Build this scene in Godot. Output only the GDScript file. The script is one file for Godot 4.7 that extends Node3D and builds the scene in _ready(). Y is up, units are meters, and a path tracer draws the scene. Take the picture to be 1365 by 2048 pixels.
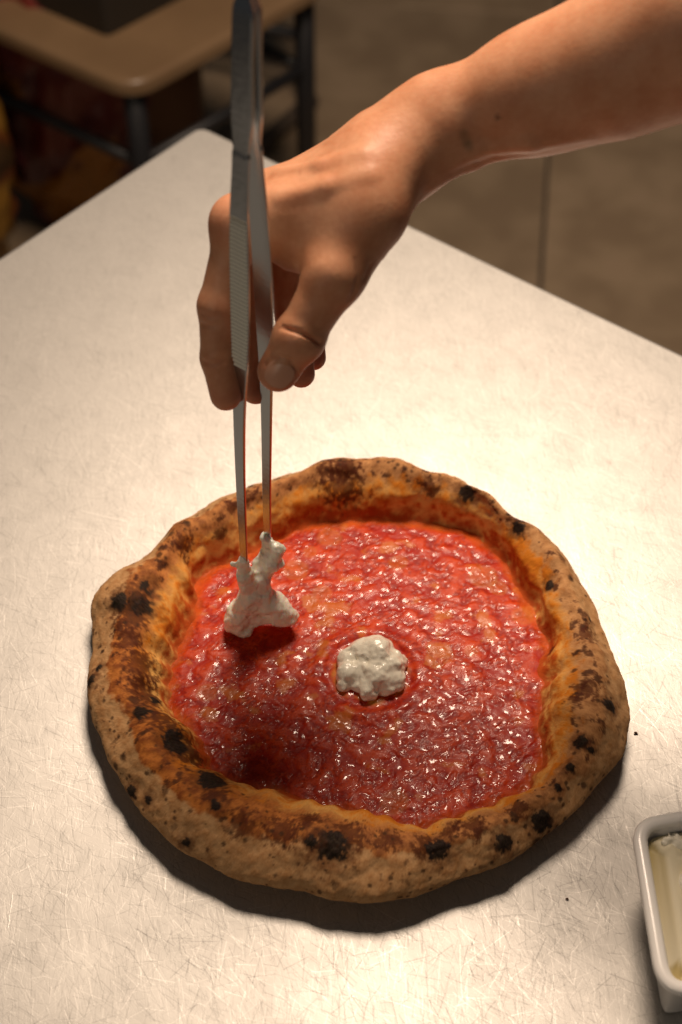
extends Node3D
# A hand lays creamy cheese with long steel tweezers on a freshly baked pizza on a worn steel table.

const PIZZA_OUTER = [157.8, 160.4, 162.4, 162.4, 160.7, 157.3, 154.0, 152.3, 149.9, 148.9, 149.8, 148.6, 147.8, 150.0, 150.5, 149.5, 148.7, 148.2, 149.7, 150.6, 151.0, 154.1, 155.4, 155.1, 154.4, 154.8, 155.5, 156.4, 159.7, 160.6, 161.2, 162.8, 166.3, 172.3, 171.4, 161.9, 159.8, 160.5, 159.3, 160.2, 160.2, 158.6, 159.8, 163.2, 166.0, 166.4, 170.1, 167.1, 162.9, 166.1, 161.4, 158.3, 153.5, 158.7, 159.3, 157.0, 155.3, 154.4, 153.3, 154.9]      # millimetres, every 6 degrees, from +x towards +z
const PIZZA_INNER = [113.3, 111.8, 111.4, 112.2, 117.0, 121.2, 122.2, 119.8, 116.1, 112.8, 110.2, 107.9, 107.5, 101.9, 95.7, 92.0, 89.5, 89.4, 89.6, 90.1, 90.9, 95.2, 99.2, 102.9, 106.6, 103.8, 104.3, 106.3, 112.5, 112.8, 112.8, 112.4, 111.5, 111.3, 112.0, 115.8, 122.5, 124.5, 121.3, 120.3, 120.1, 121.7, 125.0, 125.2, 124.7, 124.9, 127.0, 128.4, 129.6, 133.0, 136.7, 134.2, 133.4, 129.0, 125.1, 121.4, 119.0, 119.5, 119.2, 115.5]

var noise_a := FastNoiseLite.new()
var noise_b := FastNoiseLite.new()
var rng := RandomNumberGenerator.new()


# ---------------------------------------------------------------- helpers
func tag(o: Node, label: String, category: String, group := "") -> void:
	o.set_meta("label", label)
	o.set_meta("category", category)
	if group:
		o.set_meta("group", group)


func thing(called: String, label: String, category: String, at := Vector3.ZERO, group := "") -> Node3D:
	var o := Node3D.new()
	o.name = called
	o.position = at
	add_child(o, true)
	tag(o, label, category, group)
	return o


func put(called: String, mesh: Mesh, m: Material, parent: Node = self, at := Vector3.ZERO) -> MeshInstance3D:
	var o := MeshInstance3D.new()
	o.name = called
	o.mesh = mesh
	o.material_override = m
	o.position = at
	parent.add_child(o, true)
	return o


func mat(linear: Color, rough: float, metal := 0.0) -> StandardMaterial3D:
	var m := StandardMaterial3D.new()
	m.albedo_color = linear.linear_to_srgb()
	m.roughness = rough
	m.metallic = metal
	return m


func tex(freq: float, octaves: int, size: int, kind := FastNoiseLite.TYPE_SIMPLEX_SMOOTH, ramp: Gradient = null, sd := 7) -> NoiseTexture2D:
	var n := FastNoiseLite.new()
	n.noise_type = kind
	n.frequency = freq
	n.fractal_octaves = octaves
	n.seed = sd
	var t := NoiseTexture2D.new()
	t.noise = n
	t.width = size
	t.height = size
	t.seamless = true
	if ramp:
		t.color_ramp = ramp
	return t


func ramp_of(a: Color, b: Color, from := 0.0, to := 1.0) -> Gradient:
	var g := Gradient.new()
	g.offsets = PackedFloat32Array([from, to])
	g.colors = PackedColorArray([a, b])
	return g


func relief(m: StandardMaterial3D, t: Texture2D, cm: float, per_metre: float) -> void:
	m.heightmap_enabled = true
	m.heightmap_texture = t
	m.heightmap_scale = cm
	m.uv1_triplanar = true
	m.uv1_scale = Vector3.ONE * per_metre


func finish(verts: PackedVector3Array, idx: PackedInt32Array, cols := PackedColorArray(), uvs := PackedVector2Array()) -> ArrayMesh:
	var arr := []
	arr.resize(Mesh.ARRAY_MAX)
	arr[Mesh.ARRAY_VERTEX] = verts
	arr[Mesh.ARRAY_INDEX] = idx
	if cols.size():
		arr[Mesh.ARRAY_COLOR] = cols
	if uvs.size():
		arr[Mesh.ARRAY_TEX_UV] = uvs
	var raw := ArrayMesh.new()
	raw.add_surface_from_arrays(Mesh.PRIMITIVE_TRIANGLES, arr)
	var st := SurfaceTool.new()
	st.create_from(raw, 0)
	st.generate_normals()
	return st.commit()


# an outline (clockwise seen from above or not) raised from y0 to y1 with a rounded upper edge
func slab(outline: PackedVector2Array, y0: float, y1: float, bevel: float) -> ArrayMesh:
	var st := SurfaceTool.new()
	st.begin(Mesh.PRIMITIVE_TRIANGLES)
	if Geometry2D.is_polygon_clockwise(outline):
		outline.reverse()
	var rings := []
	rings.append([y0, 0.0])
	for k in 5:
		var a := PI / 2 * k / 4.0
		rings.append([y1 - bevel + bevel * sin(a), bevel * (1.0 - cos(a))])
	var loops := []
	for r in rings:
		var p := outline
		if r[1] > 0.0:
			p = shrink(outline, r[1])
		loops.append(p)
	var n := outline.size()
	st.set_smooth_group(1)
	for k in loops.size() - 1:
		for i in n:
			var j := (i + 1) % n
			var a := Vector3(loops[k][i].x, rings[k][0], loops[k][i].y)
			var b := Vector3(loops[k][j].x, rings[k][0], loops[k][j].y)
			var c := Vector3(loops[k + 1][j].x, rings[k + 1][0], loops[k + 1][j].y)
			var d := Vector3(loops[k + 1][i].x, rings[k + 1][0], loops[k + 1][i].y)
			for v in [a, b, c, a, c, d]:
				st.set_uv(Vector2(v.x, v.z))
				st.add_vertex(v)
	st.set_smooth_group(2)
	var top: PackedVector2Array = loops[-1]
	var tri := Geometry2D.triangulate_polygon(top)
	for i in range(0, tri.size(), 3):
		var p := [top[tri[i]], top[tri[i + 1]], top[tri[i + 2]]]
		if (p[1] - p[0]).cross(p[2] - p[0]) < 0:
			p = [p[0], p[2], p[1]]
		for q in p:
			st.set_uv(q)
			st.add_vertex(Vector3(q.x, y1, q.y))
	st.set_smooth_group(3)
	var low := Geometry2D.triangulate_polygon(outline)
	for i in range(0, low.size(), 3):
		var p := [outline[low[i]], outline[low[i + 1]], outline[low[i + 2]]]
		if (p[1] - p[0]).cross(p[2] - p[0]) > 0:
			p = [p[0], p[2], p[1]]
		for q in p:
			st.set_uv(q)
			st.add_vertex(Vector3(q.x, y0, q.y))
	st.generate_normals()
	return st.commit()


func shrink(p: PackedVector2Array, by: float) -> PackedVector2Array:
	var o := PackedVector2Array()
	var n := p.size()
	for i in n:
		var a := (p[i] - p[(i + n - 1) % n]).normalized()
		var b := (p[(i + 1) % n] - p[i]).normalized()
		var na := Vector2(-a.y, a.x)
		var nb := Vector2(-b.y, b.x)
		var m := (na + nb).normalized()
		o.append(p[i] + m * by / maxf(0.3, m.dot(na)))
	return o


func rounded(corners: PackedVector2Array, radius: float, steps := 8) -> PackedVector2Array:
	var o := PackedVector2Array()
	var n := corners.size()
	for i in n:
		var p := corners[i]
		var a := (corners[(i + n - 1) % n] - p).normalized()
		var b := (corners[(i + 1) % n] - p).normalized()
		var back := radius / tan(acos(clampf(a.dot(b), -0.99, 0.99)) / 2.0)
		var s := p + a * back
		var e := p + b * back
		for k in steps + 1:
			var t := float(k) / steps
			o.append(s.lerp(p, t).lerp(p.lerp(e, t), t))
	return o


func box(size: Vector3, bevel := 0.003) -> ArrayMesh:
	var h := size / 2
	var c := PackedVector2Array([Vector2(-h.x, -h.z), Vector2(h.x, -h.z), Vector2(h.x, h.z), Vector2(-h.x, h.z)])
	return slab(rounded(c, bevel * 1.5, 3), -h.y, h.y, bevel)


# a round bar through points
func tube(points: Array, radius: float, sides := 12) -> ArrayMesh:
	var verts := PackedVector3Array()
	var idx := PackedInt32Array()
	var n := points.size()
	for i in n:
		var d: Vector3 = (points[mini(i + 1, n - 1)] - points[maxi(i - 1, 0)]).normalized()
		var s := d.cross(Vector3.UP if absf(d.y) < 0.9 else Vector3.RIGHT).normalized()
		var t := s.cross(d)
		for k in sides:
			var a := TAU * k / sides
			verts.append(points[i] + (s * cos(a) + t * sin(a)) * radius)
	for i in n - 1:
		for k in sides:
			var q := (k + 1) % sides
			idx.append_array([i * sides + k, i * sides + q, (i + 1) * sides + k, i * sides + q, (i + 1) * sides + q, (i + 1) * sides + k])
	for e in [0, n - 1]:
		var c := verts.size()
		verts.append(points[e])
		for k in sides:
			var q := (k + 1) % sides
			if e == 0:
				idx.append_array([c, e * sides + q, e * sides + k])
			else:
				idx.append_array([c, e * sides + k, e * sides + q])
	return finish(verts, idx)


# ---------------------------------------------------------------- soft bodies: a distance field meshed as surface nets
class Field:
	var lo: Vector3
	var cell: float
	var nx: int
	var ny: int
	var nz: int
	var f: PackedFloat32Array

	func _init(a: Vector3, b: Vector3, size: float) -> void:
		lo = a
		cell = size
		nx = int((b.x - a.x) / size) + 2
		ny = int((b.y - a.y) / size) + 2
		nz = int((b.z - a.z) / size) + 2
		f = PackedFloat32Array()
		f.resize(nx * ny * nz)
		f.fill(1.0)

	# a tapered capsule joined with softness k; k < 0 carves it out
	func capsule(a: Vector3, ra: float, b: Vector3, rb: float, k: float) -> void:
		var carve := k < 0.0
		k = absf(k)
		var r := maxf(ra, rb) + k + cell * 2.0
		var p0 := (Vector3(minf(a.x, b.x), minf(a.y, b.y), minf(a.z, b.z)) - Vector3.ONE * r - lo) / cell
		var p1 := (Vector3(maxf(a.x, b.x), maxf(a.y, b.y), maxf(a.z, b.z)) + Vector3.ONE * r - lo) / cell
		var ab := b - a
		var il := 1.0 / maxf(ab.length_squared(), 1e-12)
		for z in range(maxi(0, int(p0.z)), mini(nz, int(p1.z) + 1)):
			for y in range(maxi(0, int(p0.y)), mini(ny, int(p1.y) + 1)):
				var row := (z * ny + y) * nx
				var q := Vector3(0.0, lo.y + y * cell, lo.z + z * cell)
				for x in range(maxi(0, int(p0.x)), mini(nx, int(p1.x) + 1)):
					q.x = lo.x + x * cell
					var t := clampf((q - a).dot(ab) * il, 0.0, 1.0)
					var d := q.distance_to(a + ab * t) - (ra + (rb - ra) * t)
					if d > k + cell * 2.0:
						continue
					var v := f[row + x]
					if carve:
						d = -d
						var h := maxf(k - absf(v - d), 0.0) / k
						f[row + x] = maxf(v, d) + h * h * k * 0.25
					else:
						var h := maxf(k - absf(v - d), 0.0) / k
						f[row + x] = minf(v, d) - h * h * k * 0.25

	func roughen(n: FastNoiseLite, scale: float, depth: float, band: float) -> void:
		for z in nz:
			for y in ny:
				var row := (z * ny + y) * nx
				for x in nx:
					var v := f[row + x]
					if absf(v) < band:
						f[row + x] = v - depth * n.get_noise_3d((lo.x + x * cell) * scale, (lo.y + y * cell) * scale, (lo.z + z * cell) * scale)

	func soften(c: Vector3, r: float, times: int) -> void:
		var p0 := (c - Vector3.ONE * r - lo) / cell
		var p1 := (c + Vector3.ONE * r - lo) / cell
		for pass_number in times:
			var was := f.duplicate()
			for z in range(maxi(1, int(p0.z)), mini(nz - 1, int(p1.z))):
				for y in range(maxi(1, int(p0.y)), mini(ny - 1, int(p1.y))):
					for x in range(maxi(1, int(p0.x)), mini(nx - 1, int(p1.x))):
						var i := (z * ny + y) * nx + x
						var v := was[i]
						if absf(v) > 0.012:
							continue
						var w := 1.0 - (lo + Vector3(x, y, z) * cell).distance_to(c) / r
						if w <= 0.0:
							continue
						var mean := (was[i - 1] + was[i + 1] + was[i - nx] + was[i + nx] + was[i - nx * ny] + was[i + nx * ny]) / 6.0
						if mean < 0.1:
							f[i] = lerpf(v, mean, minf(1.0, w * 2.0))

	# [vertices, indices, normals]
	func nets() -> Array:
		var verts := PackedVector3Array()
		var norms := PackedVector3Array()
		var idx := PackedInt32Array()
		var at := {}
		var sy := nx
		var sz := nx * ny
		var off := [0, 1, sy, sy + 1, sz, sz + 1, sz + sy, sz + sy + 1]
		var corner := [Vector3(0, 0, 0), Vector3(1, 0, 0), Vector3(0, 1, 0), Vector3(1, 1, 0), Vector3(0, 0, 1), Vector3(1, 0, 1), Vector3(0, 1, 1), Vector3(1, 1, 1)]
		var edges := [[0, 1], [2, 3], [4, 5], [6, 7], [0, 2], [1, 3], [4, 6], [5, 7], [0, 4], [1, 5], [2, 6], [3, 7]]
		for z in nz - 1:
			for y in ny - 1:
				var row := z * sz + y * sy
				for x in nx - 1:
					var c := row + x
					var v0 := f[c]
					if v0 > 0.02 or v0 < -cell * 4.0:
						continue
					var inside := 0
					for k in 8:
						if f[c + off[k]] < 0.0:
							inside += 1
					if inside == 0 or inside == 8:
						continue
					var sum := Vector3.ZERO
					var n := 0
					for e in edges:
						var a := f[c + off[e[0]]]
						var b := f[c + off[e[1]]]
						if (a < 0.0) != (b < 0.0):
							sum += corner[e[0]].lerp(corner[e[1]], a / (a - b))
							n += 1
					var p := sum / n
					at[c] = verts.size()
					verts.append(lo + (Vector3(x, y, z) + p) * cell)
					var g := Vector3(
						lerpf(lerpf(f[c + 1] - v0, f[c + off[3]] - f[c + off[2]], p.y), lerpf(f[c + off[5]] - f[c + off[4]], f[c + off[7]] - f[c + off[6]], p.y), p.z),
						lerpf(lerpf(f[c + off[2]] - v0, f[c + off[3]] - f[c + off[1]], p.x), lerpf(f[c + off[6]] - f[c + off[4]], f[c + off[7]] - f[c + off[5]], p.x), p.z),
						lerpf(lerpf(f[c + off[4]] - v0, f[c + off[5]] - f[c + off[1]], p.x), lerpf(f[c + off[6]] - f[c + off[2]], f[c + off[7]] - f[c + off[3]], p.x), p.y))
					norms.append(g.normalized())
		var steps := [[1, sy, sz], [sy, sz, 1], [sz, 1, sy]]
		for c in at:
			for s in steps:
				var a := f[c] < 0.0
				if a == (f[c + s[0]] < 0.0):
					continue
				var i00 = at.get(c - s[1] - s[2], -1)
				var i10 = at.get(c - s[2], -1)
				var i01 = at.get(c - s[1], -1)
				if i00 < 0 or i10 < 0 or i01 < 0:
					continue
				var i11: int = at[c]
				if a:
					idx.append_array([i00, i11, i10, i00, i01, i11])
				else:
					idx.append_array([i00, i10, i11, i00, i11, i01])
		return [verts, idx, norms]

	func mesh(cols := PackedColorArray(), made := []) -> ArrayMesh:
		var got := made if made.size() else nets()
		var arr := []
		arr.resize(Mesh.ARRAY_MAX)
		arr[Mesh.ARRAY_VERTEX] = got[0]
		arr[Mesh.ARRAY_INDEX] = got[1]
		arr[Mesh.ARRAY_NORMAL] = got[2]
		if cols.size():
			arr[Mesh.ARRAY_COLOR] = cols
		var m := ArrayMesh.new()
		m.add_surface_from_arrays(Mesh.PRIMITIVE_TRIANGLES, arr)
		return m


# ---------------------------------------------------------------- the scene
func _ready() -> void:
	# camera
	var cam := Camera3D.new()
	cam.name = "camera"
	cam.position = Vector3(-0.010, 0.750, 0.531)
	cam.rotation_degrees = Vector3(-48, 0, 0)
	var lens := CameraAttributesPhysical.new()
	lens.frustum_focal_length = 35.16
	lens.frustum_focus_distance = 0.855
	lens.exposure_aperture = 3.8
	lens.frustum_near = 0.05
	lens.frustum_far = 60.0
	cam.attributes = lens
	cam.fov = 37.69
	cam.near = 0.05
	cam.far = 60.0
	add_child(cam)
	cam.current = true
	# surroundings: a dark kitchen at night
	var env := Environment.new()
	env.background_mode = Environment.BG_COLOR
	env.background_color = Color(0.020, 0.021, 0.022).linear_to_srgb()
	env.tonemap_mode = Environment.TONE_MAPPER_LINEAR
	env.tonemap_exposure = 1.0
	env.sdfgi_enabled = true
	env.ssao_enabled = true
	env.ssil_enabled = true
	var we := WorldEnvironment.new()
	we.name = "surroundings"
	we.environment = env
	add_child(we)
	# the work lamp above and behind the table, warm
	var lamp := OmniLight3D.new()
	lamp.name = "work_lamp"
	lamp.position = Vector3(0.11, 1.31, -0.70)
	lamp.light_color = Color(1.0, 0.785, 0.60).linear_to_srgb()
	lamp.light_energy = 2.75
	lamp.light_size = 0.23
	lamp.omni_range = 14.0
	lamp.omni_attenuation = 2.0
	lamp.shadow_enabled = true
	add_child(lamp)
	# a large dim fill light, added on the camera side to lift the shade
	var panel := AreaLight3D.new()
	panel.name = "fill_light"
	panel.area_size = Vector2(0.7, 0.5)
	panel.light_color = Color(1.0, 0.80, 0.60).linear_to_srgb()
	panel.light_energy = 0.44
	panel.area_range = 12.0
	panel.area_attenuation = 2.0
	panel.shadow_enabled = true
	add_child(panel)
	panel.look_at_from_position(Vector3(-1.15, 1.15, 1.35), Vector3(0, 0.2, -0.05), Vector3.UP)

	noise_a.noise_type = FastNoiseLite.TYPE_SIMPLEX_SMOOTH
	noise_a.frequency = 1.0
	noise_a.fractal_octaves = 3
	noise_a.seed = 11
	noise_b.noise_type = FastNoiseLite.TYPE_SIMPLEX_SMOOTH
	noise_b.frequency = 1.0
	noise_b.fractal_octaves = 1
	noise_b.seed = 5
	rng.seed = 42

	build_floor()
	build_table()
	build_background()
	build_pizza()
	build_cheese()
	build_tweezers()
	build_person()
	build_tub()
	build_crumbs()


func build_floor() -> void:
	var grout := put("floor", box(Vector3(6, 0.04, 6), 0.001), mat(Color(0.055, 0.042, 0.03), 0.8), self, Vector3(0, -0.874, -1.8))
	grout.set_meta("kind", "structure")
	var u := Vector3(0.126, 0, -0.992)
	var v := Vector3(0.992, 0, 0.126)
	var origin := Vector3(0.43, -0.854, -2.27)
	var tile_mesh := box(Vector3(0.594, 0.008, 1.194), 0.0015)
	var kinds := []
	for k in 3:
		var m := mat(Color(1, 1, 1), 0.42)
		var tone := 0.9 + 0.12 * k
		m.albedo_texture = tex(0.006, 4, 512, FastNoiseLite.TYPE_SIMPLEX_SMOOTH, ramp_of(Color(0.235 * tone, 0.170 * tone, 0.108 * tone).linear_to_srgb(), Color(0.30 * tone, 0.222 * tone, 0.145 * tone).linear_to_srgb(), 0.25, 0.75), 20 + k)
		m.uv1_triplanar = true
		m.uv1_world_triplanar = true
		m.uv1_scale = Vector3.ONE * 1.9
		kinds.append(m)
	for i in range(-3, 3):
		for j in range(-1, 3):
			var t := put("tile", tile_mesh, kinds[(i + 2 * j + 9) % 3], grout)
			t.position = origin + v * (0.6 * (i + 0.5)) - u * (1.2 * (j - 0.5)) - grout.position
			t.basis = Basis(v, Vector3.UP, -u)


func steel_scratches() -> Array:
	# brushed and scratched steel: fine strokes in every direction, drawn as relief and as a faint difference in tone and gloss
	var n := 2048
	var h := PackedByteArray()
	h.resize(n * n)
	h.fill(128)
	var tone := PackedByteArray()
	tone.resize(n * n)
	tone.fill(150)
	for s in 64000:
		var x := rng.randf() * n
		var y := rng.randf() * n
		var pick := rng.randf()
		var a := rng.randf() * TAU if pick < 0.3 else rng.randfn(1.45, 0.25) if pick < 0.75 else rng.randfn(0.6, 0.3)
		var bend := rng.randfn(0.0, 0.0014)
		var deep := rng.randf() > 0.996
		var depth := int(rng.randf_range(3.0, 16.0)) * (3 if deep else 1) * (-1 if rng.randf() < 0.3 else 1)
		var shade := int(rng.randf_range(-16.0, 14.0))
		if deep:
			shade = int(rng.randf_range(8.0, 26.0)) if rng.randf() < 0.8 else -18
		var thick := rng.randf() < 0.35
		for k in int(rng.randf_range(14, 62) * (2.6 if deep else 1.0)):
			var i := posmod(int(y), n) * n + posmod(int(x), n)
			h[i] = clampi(h[i] - depth, 0, 255)
			tone[i] = clampi(tone[i] + shade, 0, 255)
			if thick:
				var i2 := posmod(int(y), n) * n + posmod(int(x) + 1, n)
				tone[i2] = clampi(tone[i2] + shade, 0, 255)
			x += cos(a)
			y += sin(a)
			a += bend
	var cloud := FastNoiseLite.new()
	cloud.frequency = 0.03
	cloud.fractal_octaves = 4
	cloud.seed = 77
	var soft := cloud.get_seamless_image(512, 512)
	soft.convert(Image.FORMAT_L8)
	soft.resize(n, n, Image.INTERPOLATE_CUBIC)
	var sb := soft.get_data()
	var col := PackedByteArray()
	col.resize(n * n)
	var gloss := PackedByteArray()
	gloss.resize(n * n)
	for i in n * n:
		var q := (tone[i] - 150) + (sb[i] - 128) / 14
		col[i] = clampi(210 + q * 9 / 10, 0, 255)
		gloss[i] = clampi(138 - q / 2, 70, 215)
	return [ImageTexture.create_from_image(Image.create_from_data(n, n, false, Image.FORMAT_L8, h)), ImageTexture.create_from_image(Image.create_from_data(n, n, false, Image.FORMAT_L8, col)), ImageTexture.create_from_image(Image.create_from_data(n, n, false, Image.FORMAT_L8, gloss))]


func build_table() -> void:
	var t := thing("steel_table", "worn stainless steel work table with scratched top under the pizza", "table")
	var outline := PackedVector2Array([Vector2(-0.133, -0.600), Vector2(0.3637, -0.2072), Vector2(1.05, 0.3356), Vector2(0.35, 1.221), Vector2(-0.95, 0.37), Vector2(-0.281, -0.4163)])
	outline = rounded(outline, 0.012, 6)
	var m := mat(Color(0.80, 0.775, 0.735), 1.0, 0.92)
	var pics := steel_scratches()
	m.heightmap_enabled = true
	m.heightmap_texture = pics[0]
	m.heightmap_scale = 0.028
	m.uv1_scale = Vector3(1.75, 1.75, 1)
	m.albedo_texture = pics[1]
	m.roughness_texture = pics[2]
	m.roughness_texture_channel = BaseMaterial3D.TEXTURE_CHANNEL_RED
	put("tabletop", slab(outline, -0.04, 0.0, 0.003), m, t)
	var leg_m := mat(Color(0.5, 0.48, 0.45), 0.4, 1.0)
	for p in [Vector2(-0.13, -0.52), Vector2(0.93, 0.32), Vector2(0.34, 1.13), Vector2(-0.85, 0.36)]:
		put("leg", tube([Vector3(p.x, -0.85, p.y), Vector3(p.x, -0.04, p.y)], 0.02), leg_m, t)


func build_background() -> void:
	# chair with a moulded seat, seen from its corner
	var seat_h := -0.40
	var a := Vector2(0.676, -0.737)
	var b := Vector2(-0.80, -0.60)
	var c := Vector2(-0.300, -1.292)
	var ch := thing("chair", "low chair with a brown moulded seat and dark metal legs behind the table corner", "chair", Vector3(c.x, -0.85, c.y))
	var corners := PackedVector2Array([Vector2.ZERO, a * 0.42, a * 0.42 + b * 0.44, b * 0.44])
	var seat := slab(rounded(corners, 0.055, 8), seat_h - 0.022 + 0.85, seat_h + 0.85, 0.010)
	var seat_m := mat(Color(1, 1, 1), 0.36)
	seat_m.albedo_texture = tex(0.01, 4, 512, FastNoiseLite.TYPE_SIMPLEX_SMOOTH, ramp_of(Color(0.17, 0.105, 0.055).linear_to_srgb(), Color(0.22, 0.14, 0.075).linear_to_srgb()), 31)
	put("seat", seat, seat_m, ch)
	var black := mat(Color(0.012, 0.012, 0.014), 0.45)
	var feet := [a * 0.03 + b * 0.03, a * 0.38 + b * 0.03, a * 0.38 + b * 0.40, a * 0.03 + b * 0.40]
	for p in feet:
		put("leg", tube([Vector3(p.x, 0.0, p.y), Vector3(p.x, seat_h - 0.022 + 0.85, p.y)], 0.016), black, ch)
	for k in 4:
		var p: Vector2 = feet[k]
		var q: Vector2 = feet[(k + 1) % 4]
		put("rung", tube([Vector3(p.x, 0.30, p.y), Vector3(q.x, 0.30, q.y)], 0.010), black, ch)
	# dark case on the seat
	var cs := thing("dark_case", "black box with a small shiny latch lying on the brown chair seat", "case", Vector3(-0.347, seat_h, -1.426))
	var cc := PackedVector2Array([Vector2.ZERO, a * 0.30, a * 0.30 + b * 0.36, b * 0.36])
	put("body", slab(rounded(cc, 0.012, 4), 0.001, 0.085, 0.006), mat(Color(0.020, 0.016, 0.012), 0.5), cs)
	var latch := put("latch", box(Vector3(0.034, 0.012, 0.012), 0.003), mat(Color(0.42, 0.25, 0.15), 0.3, 1.0), cs, Vector3(a.x * 0.05, 0.079, a.y * 0.05) + Vector3(-0.004, 0, -0.006))
	latch.rotation.y = atan2(-a.y, a.x)
	# black metal rack farther back
	var rack := thing("metal_rack", "black metal rack with an upright post standing on the floor behind the tweezers", "rack", Vector3(-0.074, -0.85, -1.925))
	put("post", tube([Vector3(0, 0, 0), Vector3(0, 1.0, 0)], 0.014), black, rack)
	put("post", tube([Vector3(-0.62, 0, -0.22), Vector3(-0.62, 1.0, -0.22)], 0.014), black, rack)
	var panel := put("back_panel", box(Vector3(0.62, 0.75, 0.012), 0.002), mat(Color(0.028, 0.019, 0.012), 0.7), rack, Vector3(-0.318, 0.56, -0.135))
	panel.rotation.y = -atan2(0.22, 0.62)
	put("rail", tube([Vector3(0, 0.16, 0), Vector3(-0.62, 0.16, -0.22)], 0.011), black, rack)
	put("rail", tube([Vector3(0, 0.85, 0), Vector3(-0.62, 0.85, -0.22)], 0.011), black, rack)
	put("foot", tube([Vector3(0.01, 0.016, -0.02), Vector3(-0.12, 0.016, 0.19)], 0.015), mat(Color(0.10, 0.075, 0.055), 0.5), rack)
	# bags under the chair
	sack("yellow_bag", "crumpled yellow and brown food bag on the floor at the left edge", Vector3(-0.66, -0.85, -1.42), Vector3(0.13, 0.24, 0.10), [Color(0.18, 0.09, 0.014), Color(0.05, 0.026, 0.008), Color(0.12, 0.034, 0.010)], 3)
	sack("red_bag", "crumpled dark red and orange food bag on the floor under the brown chair", Vector3(-0.46, -0.85, -1.60), Vector3(0.14, 0.30, 0.09), [Color(0.14, 0.022, 0.014), Color(0.30, 0.12, 0.014), Color(0.09, 0.016, 0.020)], 8)
	var carton := thing("cardboard_carton", "small brown cardboard carton on the floor right of the red bag", "carton", Vector3(-0.285, -0.85, -1.62))
	put("body", box(Vector3(0.09, 0.30, 0.10), 0.004), mat(Color(0.10, 0.045, 0.018), 0.8), carton, Vector3(0, 0.151, 0))
	put("flap", box(Vector3(0.086, 0.003, 0.05), 0.001), mat(Color(0.12, 0.055, 0.022), 0.8), carton, Vector3(0, 0.3035, 0.022))


func sack(called: String, label: String, at: Vector3, half: Vector3, paint: Array, sd: int) -> void:
	var verts := PackedVector3Array()
	var cols := PackedColorArray()
	var idx := PackedInt32Array()
	var nu := 72
	var nv := 48
	for j in nv + 1:
		var t := float(j) / nv
		var pinch := sqrt(clampf(sin(PI * clampf(t * 0.93 + 0.035, 0, 1)) * 1.25, 0.0, 1.0))
		for i in nu:
			var a := TAU * i / nu
			var p := Vector3(cos(a) * half.x * pinch, half.y * 2.0 * t, sin(a) * half.z * pinch * (1.0 if t < 0.9 else 0.4))
			var w := noise_a.get_noise_3d(p.x * 14 + sd * 9, p.y * 9, p.z * 14)
			p += Vector3(cos(a), 0, sin(a)) * w * 0.03
			p.y = maxf(p.y, 0.0)
			verts.append(p)
			var q := noise_b.get_noise_3d(p.x * 7 + sd, p.y * 7, p.z * 7)
			cols.append(paint[0] if q > 0.12 else paint[2] if q > -0.2 else paint[1])
	for j in nv:
		for i in nu:
			var q := (i + 1) % nu
			idx.append_array([j * nu + i, j * nu + q, (j + 1) * nu + i, j * nu + q, (j + 1) * nu + q, (j + 1) * nu + i])
	var m := mat(Color(1, 1, 1), 0.4)
	m.vertex_color_use_as_albedo = true
	var o := put(called, finish(verts, idx, cols), m, self, at)
	tag(o, label, "bag")


# ---------------------------------------------------------------- pizza
func edge_at(list: Array, a: float) -> float:
	var x := fposmod(a / TAU * 60.0, 60.0)
	var i := int(x)
	var t := x - i
	var p0: float = list[(i + 59) % 60]
	var p1: float = list[i % 60]
	var p2: float = list[(i + 1) % 60]
	var p3: float = list[(i + 2) % 60]
	return 0.0005 * (2.0 * p1 + (p2 - p0) * t + (2.0 * p0 - 5.0 * p1 + 4.0 * p2 - p3) * t * t + (3.0 * p1 - p0 - 3.0 * p2 + p3) * t * t * t)


func crust_profile(a: float) -> Array:
	var ro := edge_at(PIZZA_OUTER, a)
	var ri := edge_at(PIZZA_INNER, a)
	ri += 0.004 * maxf(0.0, -sin(a)) + 0.0028 * noise_b.get_noise_2d(cos(a) * 7.0, sin(a) * 7.0 + 4.0)
	var w := ro - ri
	var far := maxf(0.0, -sin(a))
	var h := clampf(0.022 + 0.28 * w, 0.030, 0.038) + 0.010 * far
	h += 0.0026 * noise_b.get_noise_2d(cos(a) * 5.0 + 9.0, sin(a) * 5.0)
	return [Vector2(ro - 0.030, 0.001), Vector2(ro - 0.011, 0.0055), Vector2(ro, 0.0165 + 0.005 * far), Vector2(ro - 0.19 * w, 0.82 * h), Vector2(ro - 0.47 * w, h), Vector2(ro - 0.80 * w, 0.64 * h + 0.003), Vector2(ri, 0.0105), Vector2(ri - 0.012, 0.005)]


func spline(p: Array, u: float) -> Vector2:
	var n := p.size()
	var i := mini(int(u), n - 2)
	var t := u - i
	var p0: Vector2 = p[maxi(i - 1, 0)]
	var p1: Vector2 = p[i]
	var p2: Vector2 = p[i + 1]
	var p3: Vector2 = p[mini(i + 2, n - 1)]
	return 0.5 * (2.0 * p1 + (p2 - p0) * t + (2.0 * p0 - 5.0 * p1 + 4.0 * p2 - p3) * t * t + (3.0 * p1 - p0 - 3.0 * p2 + p3) * t * t * t)


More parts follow.
